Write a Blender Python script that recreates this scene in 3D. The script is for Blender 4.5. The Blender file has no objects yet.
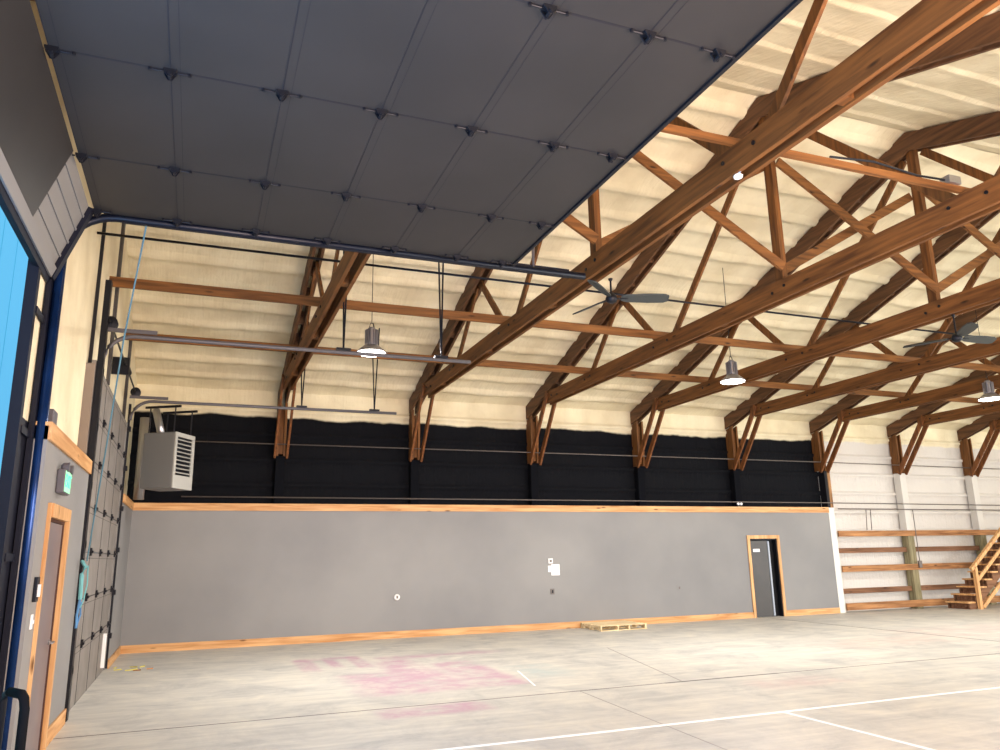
import bpy, bmesh, math, random
from mathutils import Vector, Matrix, noise
random.seed(7)
C = bpy.data.collections.new('hall'); bpy.context.scene.collection.children.link(C)
sc = bpy.context.scene
PI = math.pi

# ------------------------------------------------------------------ materials
def mat(name, col, rough=0.7, metal=0.0, emit=None, estr=0.0, spec=0.3):
    m = bpy.data.materials.new(name); m.use_nodes = True
    b = m.node_tree.nodes['Principled BSDF']
    b.inputs['Base Color'].default_value = (*col, 1)
    b.inputs['Roughness'].default_value = rough
    b.inputs['Metallic'].default_value = metal
    b.inputs['Specular IOR Level'].default_value = spec
    if emit:
        b.inputs['Emission Color'].default_value = (*emit, 1); b.inputs['Emission Strength'].default_value = estr
    return m
def N(m, t, **k):
    n = m.node_tree.nodes.new(t)
    for a, v in k.items(): setattr(n, a, v)
    return n
def LK(m, a, b): m.node_tree.links.new(a, b)
def bsdf(m): return m.node_tree.nodes['Principled BSDF']
def coords(m, scale, kind='Object', rot=(0,0,0)):
    tc = N(m, 'ShaderNodeTexCoord'); mp = N(m, 'ShaderNodeMapping')
    mp.inputs['Scale'].default_value = scale; mp.inputs['Rotation'].default_value = rot
    LK(m, tc.outputs[kind], mp.inputs['Vector']); return mp.outputs['Vector']
def noisy(name, c1, c2, scale=(1,1,1), nscale=4, detail=6, rough=0.75, metal=0, lo=.35, hi=.65, bump=0, bscale=None, spec=.3, c3=None):
    m = mat(name, c1, rough, metal, spec=spec)
    v = coords(m, scale)
    n = N(m, 'ShaderNodeTexNoise'); n.inputs['Scale'].default_value = nscale; n.inputs['Detail'].default_value = detail
    LK(m, v, n.inputs['Vector'])
    r = N(m, 'ShaderNodeValToRGB'); r.color_ramp.elements[0].position = lo; r.color_ramp.elements[1].position = hi
    r.color_ramp.elements[0].color = (*c1, 1); r.color_ramp.elements[1].color = (*c2, 1)
    if c3:
        e = r.color_ramp.elements.new((lo+hi)/2); e.color = (*c3, 1)
    LK(m, n.outputs['Fac'], r.inputs['Fac']); LK(m, r.outputs['Color'], bsdf(m).inputs['Base Color'])
    if bump:
        n2 = N(m, 'ShaderNodeTexNoise'); n2.inputs['Scale'].default_value = bscale or nscale*3; n2.inputs['Detail'].default_value = 5
        LK(m, v, n2.inputs['Vector'])
        bp = N(m, 'ShaderNodeBump'); bp.inputs['Strength'].default_value = bump; bp.inputs['Distance'].default_value = .02
        LK(m, n2.outputs['Fac'], bp.inputs['Height']); LK(m, bp.outputs['Normal'], bsdf(m).inputs['Normal'])
    return m
def wood(name, dark, light, axis, rough=.65, knots=True, grain=14):
    """wood with grain along axis ('x','y','z')"""
    m = mat(name, light, rough)
    s = {'x': (.35, 5, 5), 'y': (5, .35, 5), 'z': (5, 5, .35)}[axis]
    v = coords(m, s)
    n = N(m, 'ShaderNodeTexNoise'); n.inputs['Scale'].default_value = grain/4; n.inputs['Detail'].default_value = 8; n.inputs['Distortion'].default_value = .4
    LK(m, v, n.inputs['Vector'])
    r = N(m, 'ShaderNodeValToRGB'); r.color_ramp.elements[0].position = .3; r.color_ramp.elements[1].position = .68
    r.color_ramp.elements[0].color = (*dark, 1); r.color_ramp.elements[1].color = (*light, 1)
    LK(m, n.outputs['Fac'], r.inputs['Fac'])
    out = r.outputs['Color']
    if knots:
        s2 = {'x': (1.1, 4, 4), 'y': (4, 1.1, 4), 'z': (4, 4, 1.1)}[axis]
        v2 = coords(m, s2)
        vo = N(m, 'ShaderNodeTexVoronoi'); vo.inputs['Scale'].default_value = 1.6; LK(m, v2, vo.inputs['Vector'])
        r2 = N(m, 'ShaderNodeValToRGB'); r2.color_ramp.elements[0].position = .05; r2.color_ramp.elements[1].position = .16
        r2.color_ramp.elements[0].color = (1, 1, 1, 1); r2.color_ramp.elements[1].color = (0, 0, 0, 1)
        LK(m, vo.outputs['Distance'], r2.inputs['Fac'])
        mx = N(m, 'ShaderNodeMixRGB'); mx.inputs['Color2'].default_value = (dark[0]*.35, dark[1]*.35, dark[2]*.35, 1)
        LK(m, r2.outputs['Color'], mx.inputs['Fac']); LK(m, out, mx.inputs['Color1']); out = mx.outputs['Color']
    LK(m, out, bsdf(m).inputs['Base Color'])
    return m

WD, WL = (.072, .027, .007), (.195, .078, .019)
M = {}
M['beam_y'] = wood('stained_beam_across', WD, WL, 'y')
M['beam_x'] = wood('stained_beam_along', (.085,.034,.01), (.235,.10,.028), 'x')
M['chord_top'] = wood('grey_dusted_beam', (.055,.027,.013), (.15,.07,.03), 'y')
M['beam_z'] = wood('stained_beam_upright', WD, WL, 'z')
M['brace'] = wood('stained_brace', (.075,.026,.008), (.22,.08,.022), 'z')
M['trim_x'] = wood('pine_trim_along', (.42,.19,.06), (.68,.40,.18), 'x', .5)
M['trim_y'] = wood('pine_trim_across', (.42,.19,.06), (.68,.40,.18), 'y', .5)
M['trim_z'] = wood('pine_trim_upright', (.45,.22,.08), (.68,.42,.2), 'z', .5)
M['pine'] = wood('pine_stair', (.45,.22,.08), (.75,.45,.2), 'z', .6, False)
M['pallet'] = wood('pallet_wood', (.5,.36,.18), (.85,.7,.45), 'x', .8, False)
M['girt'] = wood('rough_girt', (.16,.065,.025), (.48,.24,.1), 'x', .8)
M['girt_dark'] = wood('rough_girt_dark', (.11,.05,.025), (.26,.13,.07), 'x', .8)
M['black_steel'] = mat('black_steel', (.012,.013,.018), .45, .5)
M['steel'] = mat('galvanised_steel', (.42,.42,.44), .35, .9)
M['track'] = mat('dull_track_steel', (.10,.095,.105), .55, .4)
M['steel_sky_tint'] = noisy('steel_sky_tint', (.006,.022,.08), (.01,.04,.15), nscale=3, rough=.25, metal=.5)  # blue sky reflection put into the vertical track's colour
M['track_dark_copy'] = mat('steel_dark_copy', (.003,.005,.013), .35, .3)  # darker copy of the track steel where little blue sky reflects
M['sky_tint_dark'] = mat('dark_steel_sky_tint', (.002,.003,.011), .6, .1)  # blue sky light put into the jamb steel's colour; also other door parts
M['conduit'] = mat('conduit_steel', (.16,.14,.13), .5, .5)
M['grey_wall'] = noisy('grey_painted_plasterboard', (.195,.194,.197), (.25,.247,.242), nscale=.35, rough=.6, bump=.05, bscale=60)
M['concrete_white'] = mat('white_line_paint', (.85,.85,.85), .6)
M['white'] = mat('white_plastic', (.8,.8,.8), .4)
M['lampmetal'] = mat('lamp_aluminium', (.32,.31,.32), .35, .8)
M['glow'] = mat('lamp_glow', (1,1,1), .5, emit=(1,.97,.92), estr=9)
M['heater'] = mat('heater_enamel', (.16,.16,.155), .45, .1)
M['heater_light'] = mat('heater_front_enamel', (.42,.42,.39), .4, .1)
M['blade'] = mat('fan_blade_grey', (.045,.052,.052), .5, .2)
M['rope'] = mat('cyan_rope', (.08,.18,.24), .8)
M['rope_pale'] = mat('pale_teal_rope', (.16,.42,.45), .8)
M['rope_blue'] = mat('blue_rope', (.10,.25,.48), .8)
M['green'] = mat('exit_green', (.05,.75,.3), .5, emit=(.1,1,.45), estr=.9)
M['signgrey'] = mat('sign_housing_grey', (.1,.095,.11), .5)
M['cyan_wall'] = mat('pale_blue_cladding', (.20,.68,.80), .6)
M['door_leaf'] = noisy('dark_grey_door', (.05,.048,.048), (.062,.058,.056), nscale=2, rough=.4)
M['mauve_door'] = noisy('grey_mauve_door', (.15,.125,.135), (.18,.15,.16), nscale=2, rough=.35)
M['sheet_end'] = mat('bare_door_steel', (.20,.195,.19), .55, .1)
M['shut_panel'] = noisy('taupe_door_panel', (.17,.155,.14), (.22,.2,.185), nscale=2.5, rough=.5, bump=.1)
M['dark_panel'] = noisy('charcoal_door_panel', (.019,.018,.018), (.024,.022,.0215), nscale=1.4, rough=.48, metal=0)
M['seam'] = mat('door_seam', (.012,.012,.016), .6)
M['apron'] = noisy('outdoor_concrete', (.5,.5,.48), (.6,.6,.58), nscale=1, rough=.9)
M['straw'] = mat('straw_debris', (.5,.45,.12), .9)

def foam_mat(name, painted=None):
    m = mat(name, (.8,.68,.48), .9, spec=.15)
    v = coords(m, (1,1,1))
    n = N(m, 'ShaderNodeTexNoise'); n.inputs['Scale'].default_value = 1.3; n.inputs['Detail'].default_value = 7; LK(m, v, n.inputs['Vector'])
    r = N(m, 'ShaderNodeValToRGB'); r.color_ramp.elements[0].position = .3; r.color_ramp.elements[1].position = .7
    r.color_ramp.elements[0].color = (.64,.56,.38,1); r.color_ramp.elements[1].color = (.82,.75,.545,1)
    LK(m, n.outputs['Fac'], r.inputs['Fac'])
    out = r.outputs['Color']
    if painted:
        # paint line: height threshold wobbling with noise; black to the left of x=18.1, white to the right
        tc = N(m, 'ShaderNodeTexCoord'); sx = N(m, 'ShaderNodeSeparateXYZ'); LK(m, tc.outputs['Object'], sx.inputs[0])
        nz = N(m, 'ShaderNodeTexNoise'); nz.inputs['Scale'].default_value = .9; nz.inputs['Detail'].default_value = 4; LK(m, v, nz.inputs['Vector'])
        mu = N(m, 'ShaderNodeMath', operation='MULTIPLY_ADD'); mu.inputs[1].default_value = .3; mu.inputs[2].default_value = 4.72
        LK(m, nz.outputs['Fac'], mu.inputs[0])
        lt = N(m, 'ShaderNodeMath', operation='SUBTRACT'); LK(m, mu.outputs[0], lt.inputs[0]); LK(m, sx.outputs['Z'], lt.inputs[1])
        mr = N(m, 'ShaderNodeMapRange'); mr.inputs['From Min'].default_value = -.02; mr.inputs['From Max'].default_value = .03
        LK(m, lt.outputs[0], mr.inputs['Value'])
        gx = N(m, 'ShaderNodeMath', operation='GREATER_THAN'); gx.inputs[1].default_value = 18.13; LK(m, sx.outputs['X'], gx.inputs[0])
        pc = N(m, 'ShaderNodeMixRGB'); pc.inputs['Color1'].default_value = (.0035,.004,.006,1); pc.inputs['Color2'].default_value = (.60,.57,.53,1)
        LK(m, gx.outputs[0], pc.inputs['Fac'])
        mx = N(m, 'ShaderNodeMixRGB'); LK(m, mr.outputs[0], mx.inputs['Fac']); LK(m, out, mx.inputs['Color1']); LK(m, pc.outputs['Color'], mx.inputs['Color2'])
        out = mx.outputs['Color']
    LK(m, out, bsdf(m).inputs['Base Color'])
    n2 = N(m, 'ShaderNodeTexNoise'); n2.inputs['Scale'].default_value = 9; n2.inputs['Detail'].default_value = 6; LK(m, v, n2.inputs['Vector'])
    v3 = coords(m, (9, .8, .8))
    n3 = N(m, 'ShaderNodeTexNoise'); n3.inputs['Scale'].default_value = 1.6; n3.inputs['Detail'].default_value = 3; LK(m, v3, n3.inputs['Vector'])
    ad = N(m, 'ShaderNodeMath', operation='ADD'); LK(m, n2.outputs['Fac'], ad.inputs[0]); LK(m, n3.outputs['Fac'], ad.inputs[1])
    bp = N(m, 'ShaderNodeBump'); bp.inputs['Strength'].default_value = .55; bp.inputs['Distance'].default_value = .03
    LK(m, ad.outputs[0], bp.inputs['Height']); LK(m, bp.outputs['Normal'], bsdf(m).inputs['Normal'])
    return m
M['foam'] = foam_mat('spray_foam')
M['foam_painted'] = foam_mat('spray_foam_painted', True)

def floor_mat():
    m = mat('worn_concrete', (.5,.47,.4), .55, spec=.35)
    v = coords(m, (1,1,1))
    n = N(m, 'ShaderNodeTexNoise'); n.inputs['Scale'].default_value = 1.3; n.inputs['Detail'].default_value = 12; n.inputs['Roughness'].default_value = .7; n.inputs['Distortion'].default_value = .6
    LK(m, v, n.inputs['Vector'])
    r = N(m, 'ShaderNodeValToRGB'); e = r.color_ramp.elements
    e[0].position = .3; e[0].color = (.37,.37,.36,1); e[1].position = .74; e[1].color = (.66,.625,.54,1)
    x = e.new(.48); x.color = (.515,.50,.465,1)
    LK(m, n.outputs['Fac'], r.inputs['Fac']); out = r.outputs['Color']
    # long trowel / tyre streaks
    v2 = coords(m, (.35, 3.4, 1), rot=(0,0,.12))
    n2 = N(m, 'ShaderNodeTexNoise'); n2.inputs['Scale'].default_value = 1.9; n2.inputs['Detail'].default_value = 10; n2.inputs['Roughness'].default_value = .68; LK(m, v2, n2.inputs['Vector'])
    r2 = N(m, 'ShaderNodeValToRGB'); r2.color_ramp.elements[0].position = .35; r2.color_ramp.elements[1].position = .7
    r2.color_ramp.elements[0].color = (.80,.80,.81,1); r2.color_ramp.elements[1].color = (1.1,1.09,1.06,1)
    LK(m, n2.outputs['Fac'], r2.inputs['Fac'])
    mm = N(m, 'ShaderNodeMixRGB', blend_type='MULTIPLY'); mm.inputs['Fac'].default_value = .8
    LK(m, out, mm.inputs['Color1']); LK(m, r2.outputs['Color'], mm.inputs['Color2']); out = mm.outputs['Color']
    tc = N(m, 'ShaderNodeTexCoord'); sx = N(m, 'ShaderNodeSeparateXYZ'); LK(m, tc.outputs['Object'], sx.inputs[0])
    def box(x0, x1, y0, y1, soft):
        fac = None
        for ax, a, b in (('X', x0, x1), ('Y', y0, y1)):
            p = N(m, 'ShaderNodeMapRange', interpolation_type='SMOOTHSTEP'); p.inputs['From Min'].default_value = a-soft; p.inputs['From Max'].default_value = a+soft
            q = N(m, 'ShaderNodeMapRange', interpolation_type='SMOOTHSTEP'); q.inputs['From Min'].default_value = b+soft; q.inputs['From Max'].default_value = b-soft
            LK(m, sx.outputs[ax], p.inputs['Value']); LK(m, sx.outputs[ax], q.inputs['Value'])
            mu = N(m, 'ShaderNodeMath', operation='MULTIPLY'); LK(m, p.outputs[0], mu.inputs[0]); LK(m, q.outputs[0], mu.inputs[1])
            if fac is None: fac = mu.outputs[0]
            else:
                m2 = N(m, 'ShaderNodeMath', operation='MULTIPLY'); LK(m, fac, m2.inputs[0]); LK(m, mu.outputs[0], m2.inputs[1]); fac = m2.outputs[0]
        return fac
    np_ = N(m, 'ShaderNodeTexNoise'); np_.inputs['Scale'].default_value = 2.2; np_.inputs['Detail'].default_value = 8; np_.inputs['Roughness'].default_value = .7; LK(m, v, np_.inputs['Vector'])
    rp = N(m, 'ShaderNodeMapRange'); rp.inputs['From Min'].default_value = .36; rp.inputs['From Max'].default_value = .6; LK(m, np_.outputs['Fac'], rp.inputs['Value'])
    def stain(out, b, col, amt):
        k = N(m, 'ShaderNodeMath', operation='MULTIPLY'); LK(m, b, k.inputs[0]); LK(m, rp.outputs[0], k.inputs[1])
        k2 = N(m, 'ShaderNodeMath', operation='MULTIPLY'); LK(m, k.outputs[0], k2.inputs[0]); k2.inputs[1].default_value = amt
        x = N(m, 'ShaderNodeMixRGB'); LK(m, k2.outputs[0], x.inputs['Fac']); LK(m, out, x.inputs['Color1']); x.inputs['Color2'].default_value = (*col, 1)
        return x.outputs['Color']
    pk = (.44,.28,.35)
    for b in [(2.95,3.25,-4.4,-2.8,.06),(3.45,3.65,-4.1,-2.8,.06),(3.85,4.1,-4.3,-3.0,.06),(3.0,4.1,-3.0,-2.7,.06),(4.3,6.6,-3.5,-3.1,.25),
              (3.4,4.9,-7.0,-5.0,.2),(3.3,4.6,-8.5,-7.95,.12),(5.0,5.7,-7.0,-4.3,.12),(4.2,4.8,-5.6,-3.6,.2)]:
        out = stain(out, box(*b), pk, .95)
    out = stain(out, box(12.2,15,-6.2,-5.2,.5), (.5,.34,.3), .5)
    out = stain(out, box(8.2,9.6,-8.9,-8.3,.3), (.5,.33,.33), .5)
    out = stain(out, box(15,18.5,-6,-4.2,.5), (.52,.36,.32), .45)
    out = stain(out, box(5.9,6.7,-6.6,-5.3,.2), (.33,.42,.43), .6)
    LK(m, out, bsdf(m).inputs['Base Color'])
    bp = N(m, 'ShaderNodeBump'); bp.inputs['Strength'].default_value = .15; bp.inputs['Distance'].default_value = .01
    LK(m, n.outputs['Fac'], bp.inputs['Height']); LK(m, bp.outputs['Normal'], bsdf(m).inputs['Normal'])
    return m
M['floor'] = floor_mat()

def post_mat(right):
    # painted post: black (left) or white above 2.2 m with bare weathered timber below (right)
    m = wood('black_painted_post' if not right else 'white_painted_post', (.14,.12,.06), (.30,.26,.15), 'z')
    src = bsdf(m).inputs['Base Color'].links[0].from_socket
    tc = N(m, 'ShaderNodeTexCoord'); sx = N(m, 'ShaderNodeSeparateXYZ'); LK(m, tc.outputs['Object'], sx.inputs[0])
    g = N(m, 'ShaderNodeMath', operation='GREATER_THAN'); g.inputs[1].default_value = 2.15 if right else -1; LK(m, sx.outputs['Z'], g.inputs[0])
    x = N(m, 'ShaderNodeMixRGB'); LK(m, g.outputs[0], x.inputs['Fac']); LK(m, src, x.inputs['Color1'])
    x.inputs['Color2'].default_value = (.60,.58,.54,1) if right else (.0035,.004,.006,1)
    LK(m, x.outputs['Color'], bsdf(m).inputs['Base Color']); return m
M['post_black'] = post_mat(False); bsdf(M['post_black']).inputs['Specular IOR Level'].default_value = .08; bsdf(M['post_black']).inputs['Roughness'].default_value = .9; M['post_white'] = post_mat(True)
def end_post():
    m = wood('end_post', (.13,.06,.02), (.42,.22,.09), 'z'); src = bsdf(m).inputs['Base Color'].links[0].from_socket
    tc = N(m, 'ShaderNodeTexCoord'); sx = N(m, 'ShaderNodeSeparateXYZ'); LK(m, tc.outputs['Object'], sx.inputs[0])
    g = N(m, 'ShaderNodeMath', operation='LESS_THAN'); g.inputs[1].default_value = 2.9; LK(m, sx.outputs['Z'], g.inputs[0])
    x = N(m, 'ShaderNodeMixRGB'); LK(m, g.outputs[0], x.inputs['Fac']); LK(m, src, x.inputs['Color1']); x.inputs['Color2'].default_value = (.66,.65,.62,1)
    gx = N(m, 'ShaderNodeMath', operation='LESS_THAN'); gx.inputs[1].default_value = 18.2; LK(m, sx.outputs['X'], gx.inputs[0])
    bk = N(m, 'ShaderNodeMixRGB'); bk.inputs['Color2'].default_value = (.004,.004,.006,1); LK(m, gx.outputs[0], bk.inputs['Fac']); LK(m, src, bk.inputs['Color1']); LK(m, bk.outputs['Color'], x.inputs['Color1'])
    LK(m, x.outputs['Color'], bsdf(m).inputs['Base Color']); return m
M['post_end'] = end_post()
M['post_all_white'] = noisy('white_chalky_post', (.62,.61,.58), (.82,.81,.78), nscale=3, rough=.8)

# ------------------------------------------------------------------ mesh helpers
def box(bm, x0, x1, y0, y1, z0, z1):
    vs = [bm.verts.new(p) for p in [(x0,y0,z0),(x1,y0,z0),(x1,y1,z0),(x0,y1,z0),(x0,y0,z1),(x1,y0,z1),(x1,y1,z1),(x0,y1,z1)]]
    for f in [(3,2,1,0),(4,5,6,7),(0,1,5,4),(1,2,6,5),(2,3,7,6),(3,0,4,7)]: bm.faces.new([vs[i] for i in f])
    return vs
def beam(bm, p0, p1, w, h, side=(1,0,0), cut0=None, cut1=None):
    """rectangular bar p0->p1; w measured along side vector, h across"""
    p0, p1 = Vector(p0), Vector(p1); d = (p1-p0).normalized(); s = Vector(side)
    s = (s - d*s.dot(d)).normalized(); u = d.cross(s)
    vs = []
    for p in (p0, p1):
        for a, b in ((-1,-1),(1,-1),(1,1),(-1,1)): vs.append(bm.verts.new(p + s*a*w/2 + u*b*h/2))
    for f in [(0,1,2,3),(7,6,5,4),(4,5,1,0),(5,6,2,1),(6,7,3,2),(7,4,0,3)]: bm.faces.new([vs[i] for i in f])
def tube(bm, pts, r, n=10, cap=True):
    pts = [Vector(p) for p in pts]; rings = []
    for i, p in enumerate(pts):
        d = (pts[min(i+1, len(pts)-1)] - pts[max(i-1, 0)]).normalized()
        a = Vector((0,0,1)) if abs(d.z) < .9 else Vector((1,0,0))
        s = d.cross(a).normalized(); u = d.cross(s)
        rings.append([bm.verts.new(p + s*math.cos(2*PI*k/n)*r + u*math.sin(2*PI*k/n)*r) for k in range(n)])
    for a, b in zip(rings, rings[1:]):
        for k in range(n): bm.faces.new([a[k], a[(k+1)%n], b[(k+1)%n], b[k]])
    if cap: bm.faces.new(rings[0][::-1]); bm.faces.new(rings[-1])
def lathe(bm, prof, c, n=28, axis='z', cap=True):
    c = Vector(c); rings = []
    for r, h in prof:
        ring = []
        for k in range(n):
            a = 2*PI*k/n; v = (math.cos(a)*r, math.sin(a)*r, h)
            if axis == 'y': v = (v[0], v[2], v[1])
            if axis == 'x': v = (v[2], v[0], v[1])
            ring.append(bm.verts.new(c + Vector(v)))
        rings.append(ring)
    for a, b in zip(rings, rings[1:]):
        for k in range(n): bm.faces.new([a[k], a[(k+1)%n], b[(k+1)%n], b[k]])
    if cap: bm.faces.new(rings[0][::-1]); bm.faces.new(rings[-1])
def prism(bm, poly, ax, a, b):
    """poly in the other two axes extruded along ax from a to b"""
    def P(u, v, w): return {'x': (w,u,v), 'y': (u,w,v), 'z': (u,v,w)}[ax]
    A = [bm.verts.new(P(u,v,a)) for u, v in poly]; B = [bm.verts.new(P(u,v,b)) for u, v in poly]
    bm.faces.new(A); bm.faces.new(B[::-1])
    for i in range(len(poly)): j = (i+1) % len(poly); bm.faces.new([A[j], A[i], B[i], B[j]])
def obj(name, bm, material, parent=None, smooth=False, bevel=0):
    bmesh.ops.recalc_face_normals(bm, faces=bm.faces)
    me = bpy.data.meshes.new(name); bm.to_mesh(me); bm.free()
    o = bpy.data.objects.new(name, me); C.objects.link(o); me.materials.append(material)
    if smooth:
        for p in me.polygons: p.use_smooth = True
    if bevel:
        md = o.modifiers.new('bevel', 'BEVEL'); md.width = bevel; md.segments = 2; md.limit_method = 'ANGLE'
    if parent is not None: o.parent = parent; o.matrix_parent_inverse = Matrix.Translation(parent.location).inverted() if parent.type == 'EMPTY' and parent.rotation_euler.z == 0 else parent.matrix_basis.inverted()
    return o
def mk(fn):
    bm = bmesh.new(); fn(bm); return bm
def tag(o, label, cat, group=None, kind=None):
    o['label'] = label; o['category'] = cat
    if group: o['group'] = group
    if kind: o['kind'] = kind
    return o
def thing(name, label, cat, loc=(0,0,0), group=None):
    o = bpy.data.objects.new(name, None); C.objects.link(o); o.location = loc; o.empty_display_size = .2
    return tag(o, label, cat, group)
def struct(name, bm, m, parent=None, **k):
    o = obj(name, bm, m, parent, **k)
    if parent is None: o['kind'] = 'structure'
    return o
def sroot(name, loc=(0,0,0), label=None):
    o = bpy.data.objects.new(name, None); C.objects.link(o); o.location = loc; o['kind'] = 'structure'
    if label: o['label'] = label
    return o
def copytree(o, parent, off):
    """copy a thing with parts and sub-parts, shifted by off (root only)"""
    c = o.copy(); C.objects.link(c)
    if parent is not None:
        c.parent = parent; c.matrix_parent_inverse = o.matrix_parent_inverse.copy()
    else: c.location = o.location + Vector(off)
    for ch in list(o.children): copytree(ch, c, off)
    return c
def text(name, s, size, loc, rot, m, parent=None, ext=.002):
    cu = bpy.data.curves.new(name, 'FONT'); cu.body = s; cu.size = size; cu.extrude = ext; cu.align_x = 'CENTER'; cu.align_y = 'CENTER'
    t = bpy.data.objects.new(name+'_src', cu); C.objects.link(t)
    dg = bpy.context.evaluated_depsgraph_get(); me = bpy.data.meshes.new_from_object(t.evaluated_get(dg)); bpy.data.objects.remove(t)
    me.transform(Matrix.Translation(loc) @ rot.to_4x4())
    o = bpy.data.objects.new(name, me); C.objects.link(o); me.materials.clear(); me.materials.append(m)
    if parent is not None: o.parent = parent; o.matrix_parent_inverse = Matrix.Translation(parent.location).inverted()
    return o

# ------------------------------------------------------------------ dimensions
S, X1 = 3.0487, 2.86
def TX(i): return X1 + i*S
H, L = 2.893, 18.10
XE = TX(9)                      # far gable
RY, EY, FY = -9.05, .30, -18.4  # ridge, eaves
def roofz(y): return 5.43 + .335*(EY - y) if y > RY else 5.43 + .335*(y - FY)
RZ = roofz(RY)

# ------------------------------------------------------------------ setting: floor, roof, walls
bm = bmesh.new(); box(bm, -.3, XE+.3, FY-.3, .45, -.2, 0); struct('floor', bm, M['floor'])
bm = bmesh.new(); box(bm, -30, -.3, -40, 30, -.25, -.04); box(bm, -.3, 60, -40, FY-.3, -.25, -.04); box(bm, XE+.3, 60, FY-.3, 30, -.25, -.04); struct('floor', bm, M['apron'])['label'] = 'concrete apron outside the hall'

def ceiling():
    bm = bmesh.new(); dx = .16; nx = int((XE + .15)/dx)+1
    prof = [(0, 0), (.04, -.044), (.08, -.052), (.14, -.036), (.22, -.016), (.34, -.008), (.48, -.002), (.585, 0)]
    for side in (1, -1):
        ys = [(0, 0)]
        step, off = (.605, .06) if side == 1 else (.67, .30)
        prof = [(0, 0), (.28, -.010), (.40, -.018), (.43, -.052), (.49, -.066), (.56, -.050), (.585, -.006)] if side == 1 else [(0, 0), (.04, -.026), (.08, -.031), (.14, -.022), (.22, -.012), (.34, -.006), (.48, -.002), (.63, 0)]
        s = 0.0
        Ltot = EY - RY
        k = 0
        while s < Ltot:
            for u, d in prof:
                q = k*step + u + off
                if q < Ltot: ys.append((q, d))
            k += 1; s = k*step
        ys.append((Ltot, 0))
        grid = []
        for q, d in ys:
            y = EY - q if side == 1 else FY + q
            row = []
            for i in range(nx):
                x = -.15 + i*(XE+.15)/(nx-1)
                w = noise.noise((x*.9, y*1.3, side*3.1))*.022 + noise.noise((x*3.1, y*3.7, 5.2))*.012
                row.append(bm.verts.new((x, y, roofz(y) + d*(1 + .5*noise.noise((x*.7, k, q))) + w)))
            grid.append(row)
        for a, b in zip(grid, grid[1:]):
            for i in range(nx-1): bm.faces.new([a[i], a[i+1], b[i+1], b[i]])
    # solid roof deck above
    prism(bm, [(EY+.2, 5.55), (RY, RZ+.22), (FY-.2, 5.55), (FY-.2, 5.75), (RY, RZ+.42), (EY+.2, 5.75)], 'x', -.4, XE+.3)
    o = struct('ceiling', bm, M['foam'])
    for p in o.data.polygons: p.use_smooth = p.index > 0 and len(p.vertices) == 4
    return o
ceiling()

def ribwall():
    # foam back wall at y=EY with swellings over hidden girts
    bm = bmesh.new(); dx = .2; nx = int((XE+.15)/dx)+1
    zs = []; z = 0
    prof = [(0,0),(.2,.01),(.38,.005),(.42,.05),(.44,.075),(.50,.075),(.53,.0)]
    k = 0
    while k*.55 < 5.6:
        for u, d in prof: zs.append((k*.55+u+.12, d))
        k += 1
    zs = [(0,0)] + [t for t in zs if t[0] < 5.5] + [(5.52,0)]
    grid = []
    for z, d in zs:
        row = []
        for i in range(nx):
            x = -.15 + i*(XE+.15)/(nx-1)
            w = noise.noise((x*.8, 3.3, z*1.2))*.02 + noise.noise((x*3, 1.3, z*3))*.008
            row.append(bm.verts.new((x, EY - d + w, z)))
        grid.append(row)
    for a, b in zip(grid, grid[1:]):
        for i in range(nx-1): bm.faces.new([a[i], a[i+1], b[i+1], b[i]])
    box(bm, -.3, XE+.3, EY+.06, EY+.16, 0, 5.6)
    o = struct('wall_back', bm, M['foam_painted']); o['label'] = 'foamed outer wall, painted black behind the partition and white beyond it'
    for p in o.data.polygons: p.use_smooth = True
ribwall()
# grey partition standing in front of the posts
D0, D1, DZ = 15.235, 16.146, 2.05
bm = bmesh.new()
box(bm, 0, D0, 0, .04, 0, H-.02); box(bm, D1, L, 0, .04, 0, H-.02); box(bm, D0, D1, 0, .04, DZ, H-.02)
o = struct('wall_back', bm, M['grey_wall']); o['label'] = 'grey painted partition wall'
struct('trim_1', mk(lambda b: box(b, 0, L, -.025, .04, 2.755, H+.015)), M['trim_x'])
struct('baseboard_back', mk(lambda b: box(b, 0, D0-.085, -.02, 0, 0, .15)), M['trim_x'])
struct('baseboard_back', mk(lambda b: box(b, D1+.085, L, -.02, 0, 0, .15)), M['trim_x'])

# gable wall (left): foam above, grey below
BY0, BY1, BZ = -16.5, -10.45, 4.28    # big doorway
SY0, SY1, SZ = -7.15, -2.3, 4.0        # second doorway
bm = bmesh.new()
def gx(y0, y1, z0, z1): box(bm, -.21, -.15, y0, y1, z0, z1)
gx(FY, BY0, 0, 5.45); gx(BY0, BY1, BZ, 5.45); gx(BY1, SY0, H, 5.45); gx(SY0, SY1, SZ, 5.45); gx(SY1, EY, H, 5.45)
prism(bm, [(EY, 5.45), (RY, RZ+.1), (FY, 5.45)], 'x', -.21, -.15)
o = struct('wall_left', bm, M['foam']); o['label'] = 'foamed gable wall above the doors'
G0, G1, GZ = -9.56, -8.56, 2.13
bm = bmesh.new()
gl = lambda y0, y1, z0, z1: box(bm, -.21, 0, y0, y1, z0, z1)
gl(-10.0, G0, 0, H-.02); gl(G1, SY0+.02, 0, H-.02); gl(G0, G1, GZ, H-.02); gl(SY1-.02, 0, 0, H-.02)
o = struct('wall_left', bm, M['grey_wall']); o['label'] = 'grey painted lower gable wall'
struct('trim_2', mk(lambda b: box(b, -.15, .025, -10.0, SY0+.02, 2.755, H+.015)), M['trim_y'])
struct('trim_3', mk(lambda b: box(b, -.15, .025, SY1-.02, -.026, 2.755, H+.015)), M['trim_y'])
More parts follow.
